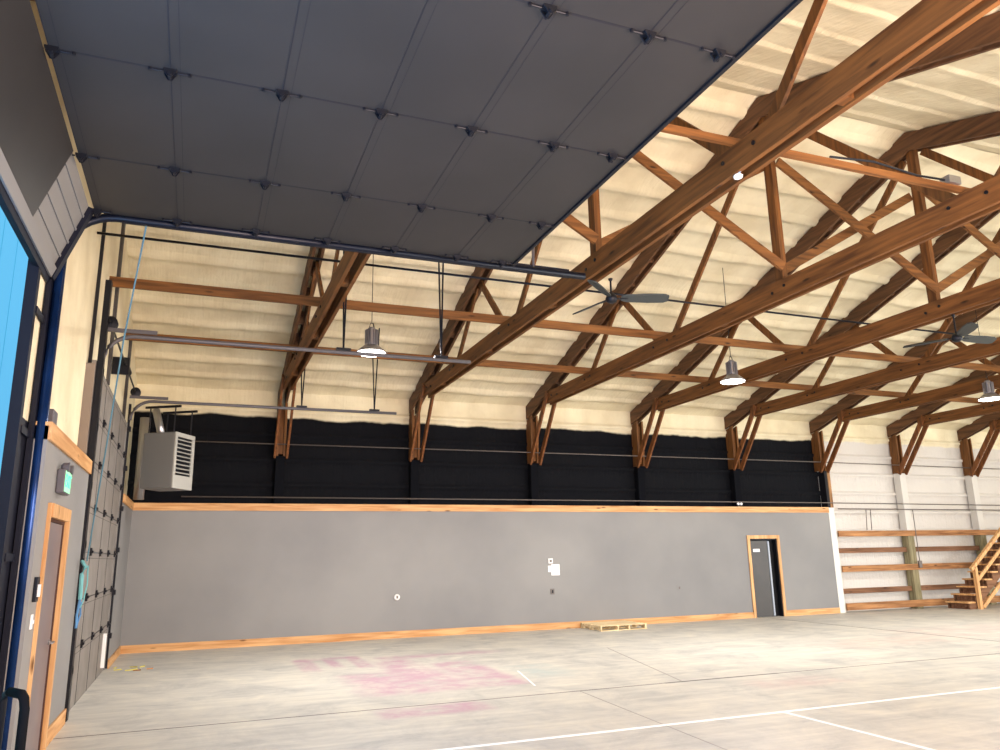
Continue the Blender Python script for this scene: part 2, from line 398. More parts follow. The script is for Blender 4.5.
struct('baseboard_left', mk(lambda b: box(b, 0, .02, G1+.1, SY0+.02, 0, .16)), M['trim_y'])
struct('baseboard_left', mk(lambda b: box(b, 0, .02, SY1-.02, -.021, 0, .15)), M['trim_y'])
struct('baseboard_left', mk(lambda b: box(b, 0, .02, -10.0, G0-.1, 0, .16)), M['trim_y'])
# steel jamb of the big doorway, with brackets to the track
bm = bmesh.new()
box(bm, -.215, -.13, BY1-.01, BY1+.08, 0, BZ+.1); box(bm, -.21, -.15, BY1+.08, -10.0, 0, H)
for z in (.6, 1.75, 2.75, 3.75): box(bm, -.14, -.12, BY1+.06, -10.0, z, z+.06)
struct('trim_4', bm, M['sky_tint_dark'])['label'] = 'dark steel jamb of the open doorway, coloured by blue sky light'
# studs on the gable
for n_, (y, z0, z1, w) in enumerate([(-7.02, 4.02, 7.4, .04), (-5.0, 4.3, 6.9, .16), (-2.15, 2.92, 5.9, .18)]):
    struct('trim_%d' % (5+n_), mk(lambda b: box(b, -.15, -.11, y-w/2, y+w/2, z0, z1)), M['seam'] if n_ == 0 else mat('dark_grey_stud', (.06,.055,.055), .8))  # the two wider studs are plain dark grey
# unseen front wall and far gable; front openings added to admit fill light
bm = bmesh.new()
ops = [(3, 8), (12, 18), (22, 27)]; px = -.3
for a, b in ops: box(bm, px, a, FY-.15, FY, 0, 5.6); box(bm, a, b, FY-.15, FY, 4.3, 5.6); px = b
box(bm, px, XE+.3, FY-.15, FY, 0, 5.6)
struct('wall_front', bm, M['foam'])
bm = bmesh.new()
box(bm, XE+.1, XE+.3, FY, -15, 0, 5.45); box(bm, XE+.1, XE+.3, -15, -7, 4.3, 5.45); box(bm, XE+.1, XE+.3, -7, EY, 0, 5.45)
prism(bm, [(EY, 5.45), (RY, RZ+.1), (FY, 5.45)], 'x', XE+.1, XE+.3)
struct('wall_right', bm, M['foam'])

# saw-cut joints and court lines on the floor
JM = mat('joint_dark', (.10,.095,.09), .9)
for n_, (p, q, w) in enumerate([((.02,-7.93),(7.3,-7.86),.016), ((7.3,-7.86),(9.2,-7.87),.035), ((9.2,-7.87),(XE,-7.95),.016),
        ((15.44,0),(15.3,-7.9),.022), ((6.0,-7.87),(5.75,-11.5),.012), ((8.6,-3.9),(7.6,-7.8),.02)]):
    struct('trim_%d' % (9+n_), mk(lambda b: beam(b, (*p,.0012), (*q,.0012), w, .002, (q[1]-p[1], p[0]-q[0], 0))), JM if n_ < 4 else mat('faint_joint', (.34,.32,.30), .9))['label'] = 'joint line in the concrete floor'
tag(obj('court_line', mk(lambda b: box(b, 2.2, XE-.5, -10.12, -10.065, .001, .004)), M['concrete_white']), 'long white painted line running the length of the concrete floor', 'floor line')
tag(obj('court_line', mk(lambda b: box(b, 7.33, 7.385, -17.5, -10.12, .001, .004)), M['concrete_white']), 'short white painted line branching off the long one toward the camera', 'floor line')
tag(obj('court_line', mk(lambda b: beam(b, (5.97,-5.85,.002), (5.65,-7.24,.002), .025, .003, (1,0,0))), M['concrete_white']), 'faint scrap of white line at the right edge of the pink stains', 'floor line')

# ------------------------------------------------------------------ trusses
PW, GAP = .05, .10               # plank width, gap
BC0, BC1 = 5.25, 5.53            # bottom chord
def Y2(y, s): return y if s > 0 else 2*RY - y
def make_truss(i):
    t = thing('roof_truss', 'x', 'truss', (TX(i), 0, 0), 'timber roof trusses'); x = TX(i)
    def part(name, fn, m): return obj(name, mk(fn), m, t)
    off = GAP/2 + PW/2
    def bc(b):
        for s in (-1, 1): box(b, x+s*off-PW/2, x+s*off+PW/2, Y2(-.85,-1), -.85, BC0, BC1)
        for y in [-2.1, -4.9, -7.6, -13.2]: box(b, x-GAP/2, x+GAP/2, y-.12, y, BC0+.02, BC0+.2)
    part('bottom_chord', bc, M['beam_y'])
    for s in (1, -1):
        def tc(b):
            for q in (-1, 1):
                y0, y1 = Y2(.27, s), RY
                prism(b, [(y0, roofz(.27)-.36), (y0, roofz(.27)-.03), (y1, RZ-.03), (y1, RZ-.36)], 'x', x+q*off-PW/2, x+q*off+PW/2)
            y = -1.4
            while y > -8.6:
                yy = Y2(y, s); z = roofz(y)
                prism(b, [(yy, z-.34), (yy, z-.08), (yy+s*.05, z-.08+s*0), (yy+s*.05, z-.34)], 'x', x-GAP/2, x+GAP/2); y -= .72
        part('top_chord', tc, M['chord_top'])
        nodes = [((-3.0, 5.42), (-4.35, 6.72)), ((-4.55, 6.72), (-5.85, 5.42)), ((-6.15, 5.42), (-8.87, 8.12))]
        for n_, (a, b_) in enumerate(nodes):
            xo = -.02 if n_ == 3 else .022
            part('diagonal_web', lambda b: beam(b, (x+xo, Y2(a[0],s), a[1]), (x+xo, Y2(b_[0],s), b_[1]), .04, .13), M['beam_z'])
        # leg down to the post, two knee braces either side
        def leg(b):
            for q in (-1, 1): prism(b, [(Y2(.26,s), 3.95), (Y2(0,s), 3.95), (Y2(-.02,s), 4.6), (Y2(-.02,s), 5.13), (Y2(.26,s), 5.04)], 'x', x+q*off-PW/2, x+q*off+PW/2)
            box(b, x-GAP/2, x+GAP/2, min(Y2(.24,s),Y2(.06,s)), max(Y2(.24,s),Y2(.06,s)), 4.0, 5.0)
        part('leg', leg, M['beam_z'])
        for q in (-1, 1):
            part('knee_brace', lambda b: beam(b, (x+q*(off+.055), Y2(.02,s), 3.93), (x+q*(off+.055), Y2(-1.12,s), 5.5), .045, .14), M['brace'])
    part('king_post', lambda b: box(b, x-.045, x+.045, RY-.08, RY+.08, BC0+.2, RZ-.1), M['beam_z'])
    for (y, z) in [(-1.3,5.4),(-1.6,5.36),(-3.0,5.4),(-3.25,5.43),(-5.75,5.4),(-6.2,5.42),(-8.95,5.38),(-9.2,5.42),(-11.85,5.42),(-12.3,5.4),(-15.0,5.4)]:
        for q in (-1,):
            part('bolt', lambda b: lathe(b, [(.022, 0), (.022, .012), (.012, .02)], (x-off-PW/2-.02, y, z), 10, 'x'), M['black_steel'])
    return t
tl = ['leftmost timber truss, its legs crossing the two horizontal door tracks',
      'orange-lit second timber truss, with the nearer ceiling fan under it',
      'third timber truss, just right of the nearer ceiling fan',
      'fourth timber truss, passing behind the middle hanging lamp',
      'fifth timber truss, its leg meeting the black wall above the far grey door',
      'sixth timber truss, at the right end of the grey wall',
      'seventh timber truss, over the first post right of the grey wall',
      'eighth timber truss, over the post beside the wooden stairs',
      'truss farthest right of all, beyond the wooden stairs']
T0 = make_truss(0); T0['label'] = tl[0]; trusses = [T0]
for i in range(1, 9):
    t = copytree(T0, None, (i*S, 0, 0)); t['label'] = tl[i]; trusses.append(t)
# posts
pl = ['behind the leftmost truss leg', 'second black post from the left above the grey wall', 'third black post from the left above the grey wall',
      'fourth black post from the left above the grey wall', 'black post above the far grey door', 'white post closing the right end of the grey wall',
      'white-topped weathered post midway between grey wall and stairs', 'white-topped weathered post behind the wooden stairs', 'white-topped post hidden beyond the stairs']
for i in range(9):
    x = TX(i)
    if i < 5: b = mk(lambda b: box(b, x-.1, x+.1, .045, .24, 0, 3.945)); m = M['post_black']
    elif i == 5: b = mk(lambda b: box(b, x-.0, x+.21, -.0, .24, 0, 3.945)); m = M['post_end']
    else: b = mk(lambda b: box(b, x-.12, x+.12, .0, .24, 0, 3.945)); m = M['post_white']
    lab = pl[i] if i else 'black wall post ' + pl[i]
    tag(obj('wall_post', b, m, bevel=.008), lab, 'post', 'posts along the back wall')

# longitudinal ties and ridge sway bracing
for y, lab, zz in [(-2.95, 'long brown tie board nearest the back wall, running under the roof', 0), (-5.85, 'long brown tie board second from the back wall, above the hanging lamps', 0),
               (-12.0, 'long brown tie board nearest the camera, crossing to the right under the roof', .07)]:
    tag(obj('tie_board', mk(lambda b: box(b, -.15, XE, y-.022, y+.022, BC1+.005, BC1+.15-zz)), M['beam_x']), lab, 'board', 'tie boards lying on the trusses')
bays = ['first and second', 'second and third', 'third and fourth', 'fourth and fifth', 'fifth and sixth', 'sixth and seventh', 'seventh and eighth', 'eighth and ninth']
for i in range(8):
    a, b_ = TX(i), TX(i+1)
    tag(obj('sway_brace', mk(lambda b: beam(b, (a+.05, RY+.11, 5.72), (b_-.05, RY+.11, 7.42), .045, .14, (0,1,0))), M['beam_x']), 'brace rising rightward under the ridge between the %s trusses' % bays[i], 'brace', 'rising ridge braces')
    tag(obj('sway_brace', mk(lambda b: beam(b, (a+.05, RY-.11, 7.42), (b_-.05, RY-.11, 5.72), .045, .14, (0,1,0))), M['beam_x']), 'brace falling rightward under the ridge between the %s trusses' % bays[i], 'brace', 'falling ridge braces')

# girts on the white wall
gn = ['highest', 'second highest', 'middle', 'second lowest', 'lowest']
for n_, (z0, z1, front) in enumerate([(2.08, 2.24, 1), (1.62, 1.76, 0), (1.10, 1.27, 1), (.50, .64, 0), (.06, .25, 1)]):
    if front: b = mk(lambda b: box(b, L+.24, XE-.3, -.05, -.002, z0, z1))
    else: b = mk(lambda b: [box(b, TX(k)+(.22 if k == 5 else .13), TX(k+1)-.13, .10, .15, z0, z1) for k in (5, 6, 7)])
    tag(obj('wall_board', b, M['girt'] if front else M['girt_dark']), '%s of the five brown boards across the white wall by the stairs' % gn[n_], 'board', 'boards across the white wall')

# ------------------------------------------------------------------ pipes
def pipe(label, pts, r, m=None, name='pipe', group=None, cat='pipe'):
    return tag(obj(name, mk(lambda b: tube(b, pts, r)), m or M['conduit'], smooth=True), label, cat, group)
pipe('long thin steel pipe running under the roof at truss level', [(-.14,-7.5,5.66),(XE,-7.5,5.66)], .017, M['black_steel'])
pipe('upper thin pipe strung across the black and white wall', [(.1,-.03,4.2),(18,-.03,4.2),(XE,-.03,4.14)], .013)
pipe('thin pipe just above the pine cap of the grey wall', [(.9,-.06,3.04),(18,-.06,3.03),(XE,-.06,2.98)], .014)
pipe('thin pipe level with the cap of the grey wall, on the white wall only', [(18.4,-.07,2.86),(XE,-.07,2.84)], .016)
pipe('left of the pair of thin drops on the white wall', [(19.45,-.06,2.84),(19.4,-.06,2.26)], .012, name='conduit')
pipe('right of the pair of thin drops on the white wall', [(19.62,-.06,2.84),(19.58,-.06,2.26)], .012, name='conduit')
pipe('thin drop ending in a small grey box on the white wall', [(21.28,-.07,2.84),(21.28,-.07,1.36)], .011, name='conduit')
tag(obj('junction_box', mk(lambda b: box(b, 21.22, 21.34, -.1, -.0495, 1.16, 1.36)), M['conduit'], bevel=.006), 'small grey box on the white wall at the end of the thin drop', 'electrical box')

# ------------------------------------------------------------------ big open sectional door (overhead)
bd = sroot('door_4', (0,-10,4.9), 'big charcoal sectional door rolled up overhead')
ZD = 4.86
jx = [.17, .87, 1.58, 2.27, 2.96, 3.64, 4.29]
sy = [-10.07, -11.12, -12.51, -13.9, -15.29, -16.34]
def hinge(b, x, y, z, ang=0):
    # plate, roller barrel and two bolted arms hanging under the panel
    box(b, x-.04, x+.04, y-.03, y+.03, z-.014, z)
    prism(b, [(x-.038, z-.014), (x+.038, z-.014), (x+.014, z-.055), (x-.014, z-.055)], 'y', y-.03, y-.022)
    prism(b, [(x-.038, z-.014), (x+.038, z-.014), (x+.014, z-.055), (x-.014, z-.055)], 'y', y+.022, y+.03)
    tube(b, [(x, y-.042, z-.04), (x, y+.042, z-.04)], .013, 8)
    tube(b, [(x-.12, y, z-.012), (x-.045, y, z-.012)], .006, 6); tube(b, [(x+.045, y, z-.012), (x+.12, y, z-.012)], .006, 6)
    lathe(b, [(.012, -.02), (.012, 0)], (x-.12, y, z), 8); lathe(b, [(.012, -.02), (.012, 0)], (x+.12, y, z), 8)
for k in range(6):
    x0, x1 = jx[k], jx[k+1]-.0006
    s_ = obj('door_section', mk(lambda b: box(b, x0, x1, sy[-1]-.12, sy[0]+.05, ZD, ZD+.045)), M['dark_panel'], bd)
    # dark lap line beside each joint + stile seams
    obj('stile_seam', mk(lambda b: [box(b, x0, x1, y-.008, y+.008, ZD-.002, ZD) for y in sy[1:-1]] + [box(b, x0+.06, x0+.064, sy[-1]-.12, sy[0]+.05, ZD-.001, ZD)] + [box(b, x0, x0+.007, sy[-1]-.12, sy[0]+.05, ZD-.002, ZD)]), M['seam'], s_)
    for y in sy:
        obj('hinge', mk(lambda b: hinge(b, jx[k] if k else .19, y, ZD)), M['black_steel'], s_)
obj('end_rail', mk(lambda b: box(b, jx[-1], jx[-1]+.03, sy[-1]-.12, sy[0]+.05, ZD-.02, ZD+.06)), M['black_steel'], bd)
for y in sy: obj('hinge', mk(lambda b: hinge(b, jx[-1]-.13, y, ZD)), M['black_steel'], bd)
# bottom section tilted in the curve of the track
A, B = Vector((.13, 0, 4.86)), Vector((-.12, 0, 4.17)); dr = (B-A).normalized(); nr = Vector((-dr.z, 0, dr.x)) * -1
if nr.x < 0: nr = -nr
def slab(b, y0, y1, u0, u1, t0, t1):
    P = [(A + dr*u0 + nr*t0), (A + dr*u1 + nr*t0), (A + dr*u1 + nr*t1), (A + dr*u0 + nr*t1)]
    prism(b, [(p.x, p.z) for p in P], 'y', y0, y1)
Ls = (B-A).length
s_ = obj('door_section', mk(lambda b: slab(b, sy[-1]-.1, sy[0], 0, Ls, -.05, 0)), M['sheet_end'], bd); s_['label'] = 'bare ribbed steel section'
obj('rib', mk(lambda b: [slab(b, -11.75, sy[0]-.06, u, u+.02, 0, .012) for u in (.1,.24,.38,.52)]), M['sheet_end'], s_)
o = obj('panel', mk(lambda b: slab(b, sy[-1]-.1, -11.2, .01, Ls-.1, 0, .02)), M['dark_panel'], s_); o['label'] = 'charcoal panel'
obj('rail', mk(lambda b: slab(b, sy[-1]-.1, sy[0], Ls-.09, Ls, 0, .03)), M['sheet_end'], s_)
obj('weather_strip', mk(lambda b: slab(b, sy[-1]-.1, sy[0]+.04, Ls, Ls+.05, -.05, .01)), M['sky_tint_dark'], s_)
obj('end_stile', mk(lambda b: slab(b, sy[0]-.06, sy[0]+.04, 0, Ls, 0, .04)), M['sky_tint_dark'], s_)
# track: vertical, curve, horizontal
def trackpts(y, xv, zc, zh, xe, R):
    p = [(xv, y, 0.0), (xv, y, zh-R)]
    for k in range(1, 9):
        a = k/8*PI/2; p.append((xv + R*(1-math.cos(a)), y, zh - R + R*math.sin(a)))
    p.append((xe, y, zh)); return p
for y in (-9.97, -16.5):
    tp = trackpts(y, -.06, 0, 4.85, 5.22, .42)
    obj('track', mk(lambda b: tube(b, tp[:2], .045, 10)), M['steel_sky_tint'], bd, smooth=True)
    obj('track', mk(lambda b: tube(b, tp[1:], .042, 8)), M['track_dark_copy'], bd, smooth=True)
obj('track_angle', mk(lambda b: [box(b, .4, 5.05, -9.93, -9.90, 4.83, 4.93), box(b, -.14, -.1, -10.06, -9.9, 0, 4.4)]), M['sky_tint_dark'], bd)
def rods(b, x, y, z, zt, dx=.08):
    tube(b, [(x, y, z), (x-dx, y, zt)], .013, 6); tube(b, [(x, y, z), (x+dx*.9, y, zt)], .013, 6)
obj('hanger', mk(lambda b: [tube(b, [(1.0, -9.93, 4.9), (1.0, -9.93, 5.25+2.9)], .01, 6), box(b, .9, 1.1, -9.99, -9.92, 4.86, 4.95)]), M['track'], bd)
obj('hanger', mk(lambda b: rods(b, 4.6, -9.93, 4.9, roofz(-9.93)-.02)), M['track'], bd)

# ------------------------------------------------------------------ closed sectional door in the gable wall
sd = sroot('door_3', (0,-4.7,0), 'closed taupe sectional door with black hinges')
zj = [0, .73, 1.30, 1.87, 2.43, 3.0, 3.57, 4.15]; ys = [-6.98, -5.85, -4.72, -3.6, -2.5]
for k in range(7):
    z0, z1 = zj[k]+.003, zj[k+1]-.003
    s_ = obj('door_section', mk(lambda b: box(b, -.09, -.045, SY0+.0, SY1-.1, z0, z1)), M['shut_panel'], sd)
    obj('stile_seam', mk(lambda b: [box(b, -.045, -.042, y-.012, y+.012, z0, z1) for y in ys[1:-1]] + [box(b, -.045, -.0435, SY0+.0, SY1-.1, z1-.08, z1-.074), box(b, -.045, -.0435, SY0+.0, SY1-.1, z1-.008, z1)]), M['seam'], s_)
    if k:
        for y in ys:
            obj('hinge', mk(lambda b: [box(b, -.045, -.02, y-.04, y+.04, zj[k]-.05, zj[k]+.05), tube(b, [(-.02, y-.05, zj[k]), (-.02, y+.05, zj[k])], .02, 8)]), M['black_steel'], s_)
    obj('end_stile', mk(lambda b: box(b, -.047, -.03, SY1-.16, SY1-.1, z0, z1)), M['sheet_end'], s_)
obj('handle', mk(lambda b: beam(b, (-.02, -3.0, .1), (-.02, -3.0, .62), .05, .05, (0,1,0))), M['white'], sd)['label'] = 'white plastic strip near the floor'  # white plastic strip set upright against the door
for y, zt in ((-7.0, 4.52), (-2.42, 4.56)):
    obj('track', mk(lambda b: tube(b, trackpts(y, .0, 0, zt, 4.85, .36)[1:], .028, 8)), M['track'], sd, smooth=True)
    obj('track_angle', mk(lambda b: [box(b, -.04, .0 if y > -5 else .03, y-(.12 if y < -5 else -.03), y+(.02 if y < -5 else .1), .02, 4.5 if y > -5 else 5.2)] + [box(b, -.02, .03, y-.06, y+.06, z, z+.08) for z in (.5,1.2,1.9,2.6,3.3,4.0)]), M['black_steel'], sd)
    obj('cable_drum', mk(lambda b: lathe(b, [(.03,-.06),(.085,-.05),(.07,-.03),(.07,.03),(.085,.05),(.03,.06)], (.05, y+.05, zt+.16), 20, 'y')), M['black_steel'], sd)
    obj('strap', mk(lambda b: box(b, -.04, .6, y-.015, y+.015, zt+.04, zt+.09)), M['track'], sd)
    for x in (2.98, 4.4):
        zt2 = roofz(y)-.02 if y < -5 else roofz(y)-.02
        obj('hanger', mk(lambda b: [rods(b, x, y, zt+.03, zt2), box(b, x-.1, x+.1, y-.03, y+.03, zt+.03, zt+.06)]), M['black_steel'], sd)
obj('edge_return', mk(lambda b: [box(b, -.16, -.05, SY0-.02, SY0+.01, 0, 4.1), box(b, -.16, -.05, SY1-.11, SY1-.08, 0, 4.1)]), mat('grey_brown_edge', (.22,.18,.15), .8), sd)  # edge strips in a plain grey-brown
obj('torsion_shaft', mk(lambda b: tube(b, [(.05, -7.1, 4.68), (.05, -2.2, 4.72)], .014, 8)), M['black_steel'], sd)
obj('shaft_bracket', mk(lambda b: [box(b, -.14, .1, -4.6, -4.55, 4.55, 4.82), lathe(b, [(.05,-.25),(.05,.25)], (.05, -4.3, 4.7), 14, 'y')]), M['black_steel'], sd)
# rope tied off beside it
t = thing('pull_rope', 'cyan pull rope slanting from the overhead track to the jamb of the shut door', 'rope', (.06,-7.25,1.3))
obj('rope', mk(lambda b: tube(b, [(.6,-9.93,4.84),(.42,-9.1,3.9),(.27,-8.2,3.0),(.14,-7.5,2.2),(.09,-7.28,1.75)], .008, 6)), M['rope'], t)
obj('knot', mk(lambda b: [tube(b, [(.04,-7.26,1.75),(.09,-7.34,1.68),(.05,-7.30,1.60)], .02, 8), tube(b, [(.05,-7.27,1.60),(.06,-7.29,1.33)], .022, 8), tube(b, [(.10,-7.24,1.70),(.11,-7.22,1.5),(.09,-7.24,1.32),(.07,-7.28,1.24)], .008, 6)]), M['rope_pale'], t)
obj('tail', mk(lambda b: [tube(b, [(.06,-7.29,1.33),(.04,-7.25,1.16),(.05,-7.3,1.02)], .014, 6), tube(b, [(.07,-7.28,1.3),(.07,-7.2,1.16),(.05,-7.28,1.04)], .01, 6)]), M['rope_blue'], t)
obj('hook', mk(lambda b: [box(b, .022, .06, -7.27, -7.24, 1.68, 1.78)]), M['black_steel'], t)

# ------------------------------------------------------------------ doors
d1 = sroot('door_1', (15.7,0,0), 'dark grey door ajar in the far grey wall')
obj('casing', mk(lambda b: [box(b, D0-.085, D0, -.03, .0, 0, DZ+.09), box(b, D1, D1+.085, -.03, 0, 0, DZ+.09), box(b, D0, D1, -.03, 0, DZ, DZ+.09)]), M['trim_z'], d1)
obj('jamb', mk(lambda b: [box(b, D0-.0, D0+.03, .0, .14, 0, DZ), box(b, D1-.03, D1, 0, .14, 0, DZ), box(b, D0+.03, D1-.03, 0, .14, DZ-.03, DZ)]), M['black_steel'], d1)
obj('backing', mk(lambda b: box(b, D0-.1, D1+.1, .2, .22, 0, DZ+.1)), mat('dark_room_backing', (.02,.02,.022), .8), d1)  # dark sheet standing in for the unlit room behind
lf = obj('leaf', mk(lambda b: beam(b, (D0+.04, .07, 1.0), (D0+.66, .12, 1.0), 1.99, .04, (0,0,1))), M['door_leaf'], d1)
obj('edge_strip', mk(lambda b: beam(b, (D0+.67, .1, 1.0), (D0+.72, .1, 1.0), 1.96, .03, (0,0,1))), mat('pale_steel_edge', (.32,.36,.42), .4, .2), lf)['label'] = 'pale metal edge strip'
sp = obj('sign_plate', mk(lambda b: box(b, D0+.13, D0+.35, .045, .05, 1.70, 1.78)), M['white'], lf); sp['label'] = 'small white sign'

d2 = sroot('door_2', (0,-9,0), 'grey mauve door in the left wall')
obj('casing', mk(lambda b: [box(b, 0, .028, G0-.05, G0, 0, GZ+.12), box(b, 0, .04, G1, G1+.08, 0, GZ+.12), box(b, 0, .04, G0, G1, GZ, GZ+.12)]), M['trim_z'], d2)
obj('jamb', mk(lambda b: [box(b, -.1, 0, G0, G0+.03, 0, GZ), box(b, -.1, 0, G1-.03, G1, 0, GZ), box(b, -.1, 0, G0+.03, G1-.03, GZ-.03, GZ)]), mat('jamb_dark', (.07,.03,.02), .6), d2)
lf = obj('leaf', mk(lambda b: box(b, -.055, -.012, G0+.032, G1-.032, .01, GZ-.032)), M['mauve_door'], d2)
for z in (1.85, 1.03, .25): obj('hinge', mk(lambda b: [box(b, -.012, .0, G0+.035, G0+.11, z-.07, z+.07), tube(b, [(.005, G0+.045, z-.075), (.005, G0+.045, z+.075)], .014, 8)]), M['black_steel'], lf)
obj('door_handle', mk(lambda b: [lathe(b, [(.03,0),(.03,.01),(.012,.012),(.012,.05)], (-.012, G1-.11, 1.0), 14, 'x'), beam(b, (.03, G1-.11, 1.0), (.03, G1-.23, 1.0), .018, .018, (0,0,1))]), M['steel'], lf)

# exit sign over the left door
t = thing('exit_sign', 'green lit EXIT sign with twin lamp heads above the left door', 'sign', (0,-9.15,2.45))
obj('housing', mk(lambda b: box(b, .002, .07, -9.34, -8.98, 2.36, 2.58)), M['signgrey'], t, bevel=.01)
obj('face', mk(lambda b: box(b, .0705, .074, -9.33, -8.99, 2.375, 2.565)), mat('exit_face', (.35,.8,.5), .5, emit=(.25,1,.5), estr=.35), t)
text('lettering', 'EXIT', .17, Vector((.0755, -9.16, 2.47)), Matrix(((0,0,1),(1,0,0),(0,1,0))), M['green'], t)
for y in (-9.28, -9.04): obj('lamp_head', mk(lambda b: lathe(b, [(.02,0),(.04,.02),(.045,.07)], (.02, y, 2.6), 14, 'x')), M['signgrey'], t)
t = thing('door_release', 'small black and white reader plate left of the left door', 'switch', (0,-9.8,1.5))
obj('plate', mk(lambda b: box(b, .001, .03, -9.86, -9.76, 1.42, 1.62)), M['black_steel'], t, bevel=.004)
obj('button', mk(lambda b: box(b, .03, .045, -9.84, -9.78, 1.46, 1.56)), M['white'], t)
t = thing('light_switch', 'white light switch under the black reader plate', 'switch', (0,-9.8,1.25))
obj('plate', mk(lambda b: box(b, .001, .012, -9.84, -9.76, 1.2, 1.32)), M['white'], t, bevel=.003); obj('toggle', mk(lambda b: box(b, .012, .025, -9.81, -9.79, 1.245, 1.275)), M['white'], t)
t = thing('junction_box', 'dark square box on the pine cap beside the sky-tinted track', 'electrical box', (-.05,-9.6,2.92))
obj('box', mk(lambda b: box(b, -.14, -.02, -9.72, -9.5, 2.91, 3.07)), M['signgrey'], t, bevel=.008)
obj('conduit', mk(lambda b: tube(b, [(-.1,-9.62,3.07),(-.1,-9.62,3.8)], .018, 8)), M['black_steel'], t, smooth=True)

# items on the grey wall
t = thing('thermostat', 'small square white thermostat on the grey wall above the notice', 'thermostat', (9.29,-.0,1.56))
obj('body', mk(lambda b: box(b, 9.22, 9.34, -.03, -.001, 1.52, 1.64)), M['white'], t, bevel=.006); obj('dial', mk(lambda b: lathe(b, [(.03,-.012),(.03,0)], (9.28, -.03, 1.58), 16, 'y')), M['conduit'], t)
t = thing('notice', 'two overlapping white paper notices on the grey wall', 'notice', (9.35,0,1.38))
obj('sheet', mk(lambda b: box(b, 9.30, 9.52, -.011, -.005, 1.24, 1.50)), M['white'], t); obj('sheet', mk(lambda b: box(b, 9.22, 9.36, -.005, -.0, 1.32, 1.47)), M['white'], t)
t = thing('wall_outlet', 'grey outlet box low on the grey wall under the white notices', 'outlet', (9.3,0,.86))
obj('plate', mk(lambda b: box(b, 9.26, 9.36, -.02, -.001, .8, .93)), M['conduit'], t, bevel=.004); obj('socket', mk(lambda b: box(b, 9.29, 9.33, -.024, -.02, .83, .9)), M['black_steel'], t)
t = thing('wall_outlet', 'round white outlet cover alone on the left half of the grey wall', 'outlet', (5.5,0,.87))
obj('plate', mk(lambda b: lathe(b, [(.05,-.035),(.065,-.02),(.065,-.001)], (5.5,0,.87), 18, 'y')), M['white'], t); obj('socket', mk(lambda b: box(b, 5.48, 5.52, -.04, -.035, .84, .9)), M['conduit'], t)
t = thing('wall_outlet', 'faint grey outlet cover on the grey wall left of the far door', 'outlet', (12.9,0,.84))
obj('plate', mk(lambda b: box(b, 12.83, 12.97, -.008, -.001, .78, .9)), M['grey_wall'], t); obj('socket', mk(lambda b: box(b, 12.88, 12.92, -.011, -.008, .81, .87)), M['conduit'], t)
for x, lab in ((15.0, 'small white security light on the pine cap above the far door'),):
    t = thing('security_light', lab, 'light fixture', (x,0,2.92))
    obj('base', mk(lambda b: box(b, x-.05, x+.05, -.02, .04, 2.91, 2.96)), M['black_steel'], t)
    for s in (-1, 1): obj('head', mk(lambda b: lathe(b, [(.02,-.04),(.035,-.035),(.035,0),(.02,.02)], (x+s*.05, -.01, 2.985), 14, 'y')), M['white'], t)

# ------------------------------------------------------------------ unit heater in the corner
hx, hy, hz, yaw = .0, .0, .0, math.radians(-30)
t = bpy.data.objects.new('unit_heater', None); C.objects.link(t); t.location = (.66, -1.9, 3.0)
tag(t, 'grey boxy unit heater with louvred front hanging above the left corner', 'heater')
hp = []
hp.append(obj('cabinet', mk(lambda b: box(b, -.32, .30, -.32, .32, .02, 1.04)), M['heater'], bevel=.02))
hp.append(obj('front_frame', mk(lambda b: [box(b, .30, .33, -.32, .32, .02, .26), box(b, .30, .33, -.32, .32, .96, 1.04), box(b, .30, .33, -.32, -.26, .26, .96), box(b, .30, .33, .24, .32, .26, .96)]), M['heater_light'], bevel=.006))
hp.append(obj('backing', mk(lambda b: box(b, .30, .302, -.26, .24, .26, .96)), M['black_steel']))
for k in range(9):
    z = .28+k*.075
    hp.append(obj('louvre', mk(lambda b: beam(b, (.32, -.26, z+.03), (.32, .24, z+.03), .045, .008, (1,0,-.7))), M['heater_light']))
hp.append(obj('flue', mk(lambda b: tube(b, [(-.2,.05,1.03),(-.3,.08,1.3),(-.42,.15,1.55)], .07, 14)), M['steel'], smooth=True))
hp.append(obj('bracket', mk(lambda b: [tube(b, [(s*.25, q, 1.03), (s*.25, q, 1.5)], .012, 6) for s in (-1,1) for q in (-.28,.28)] + [box(b, -.35, .35, -.3, -.26, 1.5, 1.54), box(b, -.35, .35, .26, .3, 1.5, 1.54)]), M['black_steel']))
for o in hp: o.parent = t
t.rotation_euler = (0, 0, yaw)
tag(obj('flue_pipe', mk(lambda b: tube(b, [(.12,-.35,2.95),(.12,-.35,4.6)], .10, 16)), M['steel'], smooth=True), 'fat galvanised duct standing behind the unit heater in the corner', 'duct')

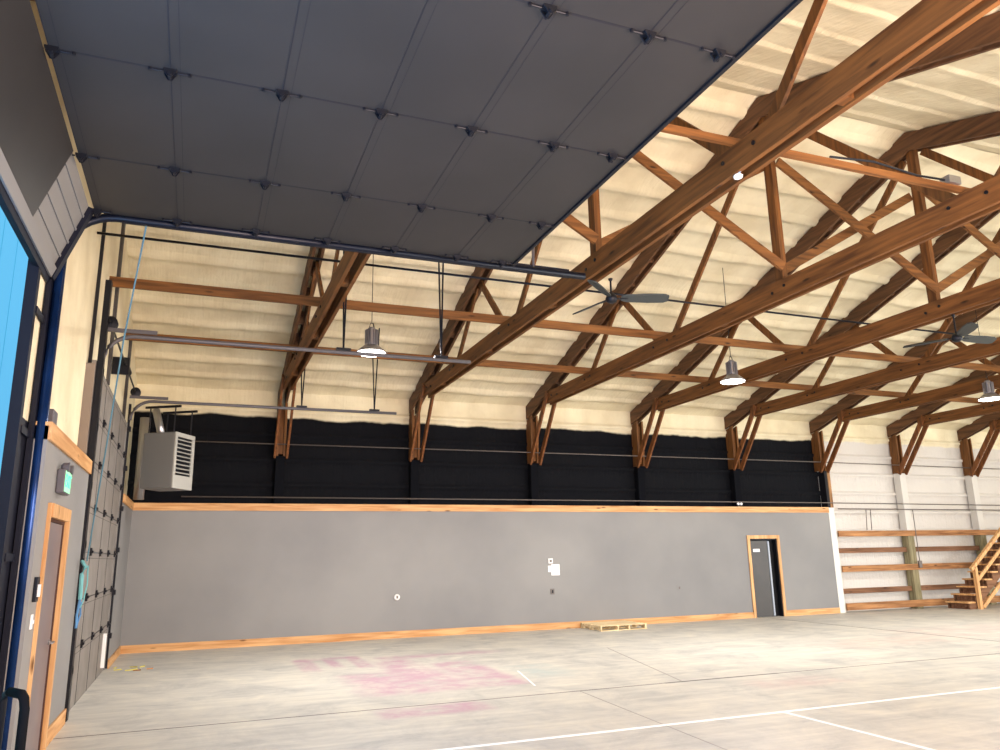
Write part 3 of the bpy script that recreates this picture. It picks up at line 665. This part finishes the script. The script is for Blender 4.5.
# ------------------------------------------------------------------ high-bay lamps
def lamp(x, y, z, label):
    t = thing('high_bay_lamp', label, 'lamp', (x, y, z), 'hanging high-bay lamps')
    sh = obj('shade', mk(lambda b: lathe(b, [(.24,0),(.24,.012),(.20,.05),(.13,.11),(.10,.13),(.095,.12),(.19,.045),(.21,.004)], (x,y,z), 32, cap=False)), M['lampmetal'], t, smooth=True)
    obj('diffuser', mk(lambda b: lathe(b, [(.225,-.012),(.225,.002)], (x,y,z), 32)), M['glow'], t)
    def fins(b):
        lathe(b, [(.07,.12),(.07,.40),(.04,.43)], (x,y,z), 20)
        for k in range(14):
            a = 2*PI*k/14; d = Vector((math.cos(a), math.sin(a), 0)); c = Vector((x,y,z))
            beam(b, c + d*.085 + Vector((0,0,.13)), c + d*.085 + Vector((0,0,.38)), .05, .012, d)
    obj('heat_sink', mk(fins), M['lampmetal'], t)
    obj('hook', mk(lambda b: tube(b, [(x-.04,y,z+.42),(x-.02,y,z+.5),(x+.02,y,z+.5),(x+.04,y,z+.42)], .008, 6)), M['black_steel'], t)
    obj('cord', mk(lambda b: tube(b, [(x,y,z+.49),(x,y,roofz(y)-.05)], .006, 6)), M['black_steel'], t)
    return t
for i, (x, y, z, lab) in enumerate([(3.68,-5.5,4.95,'leftmost hanging lamp, lit, above the shut door track'), (10.8,-5.45,4.95,'middle hanging lamp, lit white bowl under ribbed body'), (17.72,-5.6,4.96,'lit hanging lamp cut by the right edge of the picture')]):
    lamp(x, y, z, lab)
    ld = bpy.data.lights.new('lamp_light', 'AREA'); ld.shape = 'DISK'; ld.size = .4; ld.energy = 290; ld.color = (1,.97,.93)
    lo = bpy.data.objects.new('lamp_light', ld); C.objects.link(lo); lo.location = (x, y, z-.04)
# puck light under the second truss
t = thing('puck_light', 'small round white light under the orange-lit truss', 'light fixture', (5.9,-12.0,5.2))
obj('disc', mk(lambda b: lathe(b, [(.04,0),(.045,.02),(.03,.035)], (5.84,-12.0,5.2), 20)), M['white'], t); obj('bracket', mk(lambda b: tube(b, [(5.84,-12.0,5.235),(5.87,-12.1,5.3)], .008, 6)), M['steel'], t)
t = thing('cable_box', 'grey metal box on the nearest tie board where it meets a truss', 'electrical box', (8.85,-12,5.7))
obj('box', mk(lambda b: box(b, 8.65, 8.83, -12.06, -11.94, 5.61, 5.70)), M['steel'], t, bevel=.005); obj('cable', mk(lambda b: tube(b, [(8.65,-12.0,5.66),(8.2,-12.03,5.62),(7.6,-12.02,5.68),(7.0,-12.03,5.62)], .012, 6)), M['black_steel'], t)

# ------------------------------------------------------------------ ceiling fans
def fan(x, y, z, zt, ang, label, n, r=.76):
    t = thing('ceiling_fan', label, 'fan', (x, y, z), 'grey ceiling fans')
    obj('motor', mk(lambda b: lathe(b, [(.03,-.06),(.065,-.04),(.08,0),(.06,.05),(.03,.08)], (x,y,z), 24)), M['black_steel'], t, smooth=True)
    obj('downrod', mk(lambda b: tube(b, [(x,y,z+.06),(x,y,zt)], .013, 8)), M['black_steel'], t)
    obj('canopy', mk(lambda b: lathe(b, [(.02,-.03),(.03,-.01),(.03,0)], (x,y,zt), 18)), M['black_steel'], t)
    for k in range(n):
        a = ang + 2*PI*k/n; d = Vector((math.cos(a), math.sin(a), 0)); s = Vector((-d.y, d.x, 0))
        def bl(b):
            c = Vector((x,y,z+.01)); P = []
            for q, w in ((.13,.035),(.2,.06),(.5,.075),(r-.06,.07),(r,.045)):
                P.append((c + d*q - s*w + Vector((0,0,.42*w)), c + d*q + s*w + Vector((0,0,-.42*w))))
            top = [[b.verts.new(v + Vector((0,0,.009))) for v in pr] for pr in P]; bot = [[b.verts.new(v - Vector((0,0,.009))) for v in pr] for pr in P]
            for i in range(len(P)-1):
                b.faces.new([top[i][0], top[i][1], top[i+1][1], top[i+1][0]]); b.faces.new([bot[i][1], bot[i][0], bot[i+1][0], bot[i+1][1]])
                for j in (0, 1): b.faces.new([top[i][j], top[i+1][j], bot[i+1][j], bot[i][j]])
            b.faces.new([top[0][0], bot[0][0], bot[0][1], top[0][1]]); b.faces.new([top[-1][1], bot[-1][1], bot[-1][0], top[-1][0]])
        bo = obj('blade', mk(bl), M['blade'], t)
        obj('blade_arm', mk(lambda b: beam(b, (x+d.x*.08, y+d.y*.08, z+.005), (x+d.x*.22, y+d.y*.22, z+.005), .03, .012, (s.x, s.y, 0))), M['black_steel'], bo)
    return t
fan(6.10, -9.05, 4.97, BC0, math.radians(-18), 'grey three-bladed ceiling fan nearer the camera, under the second truss', 3)
fan(12.0, -9.33, 4.87, BC0, math.radians(-4), 'dark three-bladed ceiling fan farther off, near the right edge', 3)

# ------------------------------------------------------------------ pallet
t = thing('pallet', 'pale wooden pallet lying on the concrete against the grey wall', 'pallet', (10.6,-.65,0))
px0, px1, py0, py1 = 10.0, 11.22, -1.08, -.06
for k in range(7):
    y = py0 + k*(py1-py0-.09)/6
    obj('deck_board', mk(lambda b: box(b, px0, px1, y, y+.09, .105, .122)), M['pallet'], t)
for x in (px0, (px0+px1)/2-.17, (px0+px1)/2+.12, px1-.05):
    obj('stringer', mk(lambda b: [box(b, x, x+.04, py0+.01, py1-.01, .055, .105)] + [box(b, x, x+.04, a, c, .0175, .055) for a, c in ((py0+.01, py0+.18), (py0+.42, py0+.6), (py1-.18, py1-.01))]), M['pallet'], t)
for y in (py0, (py0+py1)/2-.05, py1-.1): obj('bottom_board', mk(lambda b: box(b, px0, px1, y, y+.1, .0, .0175)), M['pallet'], t)

# ------------------------------------------------------------------ staircase at the right
t = thing('staircase', 'open wooden staircase with handrail rising at the right edge', 'staircase', (22.2,-1.0,0))
n_st = 10; rise, run = .205, .275; sx0, sya, syb = 21.78, -1.06, -.33
for k in range(n_st):
    z = rise*(k+1); x = sx0 + run*k
    obj('tread', mk(lambda b: box(b, x-.03, x+run+.01, sya, syb, z-.04, z)), M['pine'], t)
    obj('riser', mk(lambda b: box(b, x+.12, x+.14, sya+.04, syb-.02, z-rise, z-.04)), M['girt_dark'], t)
for y in (sya+.01, (sya+syb)/2-.22, (sya+syb)/2+.2, syb-.05):
    def st(b):
        P = [(sx0+.05, 0)]
        for k in range(n_st): P += [(sx0+.05+run*k, rise*(k+1)-.041), (sx0+.05+run*(k+1), rise*(k+1)-.041)]
        P += [(sx0+.05+run*n_st, rise*n_st-.22), (sx0+.30, 0)]
        prism(b, P, 'y', y, y+.035)
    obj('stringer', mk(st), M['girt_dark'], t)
obj('skirt_board', mk(lambda b: beam(b, (22.32, sya-.03, .05), (24.6, sya-.03, 1.75), .04, .10, (0,1,0))), M['pine'], t)
obj('newel_post', mk(lambda b: box(b, 22.1, 22.2, sya-.115, sya-.02, 0, 1.16)), M['pine'], t)
obj('handrail', mk(lambda b: beam(b, (22.0, sya-.07, 1.10), (24.55, sya-.07, 3.0), .09, .09, (0,1,0))), M['pine'], t)
obj('middle_rail', mk(lambda b: beam(b, (22.2, sya-.05, .78), (24.5, sya-.05, 2.5), .04, .09, (0,1,0))), M['pine'], t)
obj('newel_post', mk(lambda b: box(b, 24.45, 24.55, sya-.115, sya-.02, 0, 2.95)), M['pine'], t)

# ------------------------------------------------------------------ loop-handled hand truck at the lower left
R_, L_ = Vector((.34,-11.78,0)), Vector((.18,-11.52,0)); dv = (L_-R_).normalized(); nv = Vector((dv.y,-dv.x,0))
t = thing('hand_truck', 'black loop handle of a hand truck by the left wall', 'hand truck', ((R_+L_)/2))
def up(v, z): return (v.x, v.y, z)
obj('frame', mk(lambda b: tube(b, [up(R_,.1),up(R_,.88),up(R_+dv*.02,.93),up(R_+dv*.06,.955),up(L_-dv*.06,.955),up(L_-dv*.02,.94),up(L_,.9),up(L_+dv*.03,.1)], .021, 12)), M['black_steel'], t, smooth=True)
obj('grip', mk(lambda b: tube(b, [up(R_,.5),up(R_,.88),up(R_+dv*.02,.935),up(R_+dv*.06,.958),up(L_-dv*.08,.958)], .028, 12)), mat('rubber_grip', (.005,.005,.006), .9, spec=.1), t, smooth=True)
obj('toe_plate', mk(lambda b: beam(b, R_+Vector((0,0,.02))-dv*.03+nv*.1, L_+Vector((0,0,.02))+dv*.05+nv*.1, .24, .02, (nv.x,nv.y,0))), M['black_steel'], t)
obj('crossbar', mk(lambda b: [tube(b, [up(R_,z),up(L_,z)], .012, 8) for z in (.15,.35)]), M['black_steel'], t)
for c in (R_-dv*.05, L_+dv*.07):
    def wh(b):
        p = c - nv*.08; tube(b, [(p.x-dv.x*.02,p.y-dv.y*.02,.1),(p.x+dv.x*.02,p.y+dv.y*.02,.1)], .1, 20)
    obj('wheel', mk(wh), M['black_steel'], t)

# straw bits in the corner
for k, (x, y, l, a) in enumerate([(.12,-2.6,.12,.2),(.3,-2.75,.2,.4),(.34,-2.3,.14,-.5),(.5,-2.4,.12,.9),(.1,-2.35,.1,1.2),(.42,-2.8,.12,-.2),(.62,-2.72,.1,.1)]):
    tag(obj('straw', mk(lambda b: beam(b, (x,y,.006), (x+l*math.cos(a),y+l*math.sin(a),.012), .02, .008, (0,0,1))), M['straw'] if k < 5 else M['girt']), 'scrap of yellow straw or leaf litter on the floor in the left corner', 'litter', 'litter in the left corner')

# ------------------------------------------------------------------ outside
t = thing('neighbouring_building', 'pale cyan blue clad building wall seen through the open doorway', 'building', (-5,-4,0))
obj('wall', mk(lambda b: [box(b, -5.2, -5, -30, 22, -.04, 14)]), M['cyan_wall'], t)
for k in range(14): obj('batten', mk(lambda b: box(b, -5, -4.985, -10+k*1.9, -9.94+k*1.9, -.04, 14)), M['cyan_wall'], t)

# ------------------------------------------------------------------ light
w = bpy.data.worlds.new('sky'); sc.world = w; w.use_nodes = True
bg = w.node_tree.nodes['Background']; bg.inputs['Color'].default_value = (.45,.68,1,1); bg.inputs['Strength'].default_value = 1.1
sun = bpy.data.lights.new('sun', 'SUN'); sun.energy = 3; sun.angle = .01; so = bpy.data.objects.new('sun', sun); C.objects.link(so)
so.rotation_euler = Vector((.45, -.3, -.85)).to_track_quat('-Z', 'Y').to_euler()
def area(name, loc, d, sx, sy_, e, col, spread=PI):
    l = bpy.data.lights.new(name, 'AREA'); l.shape = 'RECTANGLE'; l.size = sx; l.size_y = sy_; l.energy = e; l.color = col; l.spread = spread
    o = bpy.data.objects.new(name, l); C.objects.link(o); o.location = loc; o.rotation_euler = Vector(d).to_track_quat('-Z', 'Y').to_euler(); return o
# doorway daylight as area lights; those at the front are added fill
area('daylight_big_door', (-.35,-14.6,2.1), (1,0,.3), 3.6, 4.0, 650, (.33,.58,1))
for n_, (a, b_) in enumerate(ops): area('fill_front_opening', ((a+b_)/2, FY-.2, 2.1), (0,1,.45 if n_ == 0 else -.1), b_-a, 4.0, 1500 if n_ == 0 else 820, (1,.74,.60) if n_ == 0 else (1,.98,.95))  # added fill from unseen openings; first tinted warm to redden the trusses
area('daylight_far_door', (XE+.35,-11,2.1), (-1,0,-.05), 7.5, 4.0, 1000, (1,.97,.92))

# ------------------------------------------------------------------ camera
cam = bpy.data.cameras.new('camera'); co = bpy.data.objects.new('camera', cam); C.objects.link(co)
cam.sensor_width = 36; cam.lens = 36*768.9/1000; cam.clip_start = .05
yw, pt, rl = .3741, .2310, -.0187
f = Vector((math.sin(yw)*math.cos(pt), math.cos(yw)*math.cos(pt), math.sin(pt)))
rt = Vector((math.cos(yw), -math.sin(yw), 0)); upv = rt.cross(f)
r2 = rt*math.cos(rl) + upv*math.sin(rl); u2 = upv*math.cos(rl) - rt*math.sin(rl)
mm = Matrix((r2, u2, -f)).transposed().to_4x4(); mm.translation = (1.2246, -17.4258, 1.722)
co.matrix_world = mm; sc.camera = co
sc.view_settings.view_transform = 'Standard'; sc.view_settings.look = 'None'; sc.view_settings.gamma = 1; sc.view_settings.exposure = .16
sc.view_settings.use_curve_mapping = False
sc.cycles.use_denoising = True; sc.cycles.max_bounces = 8; sc.cycles.diffuse_bounces = 6; sc.cycles.sample_clamp_indirect = 6
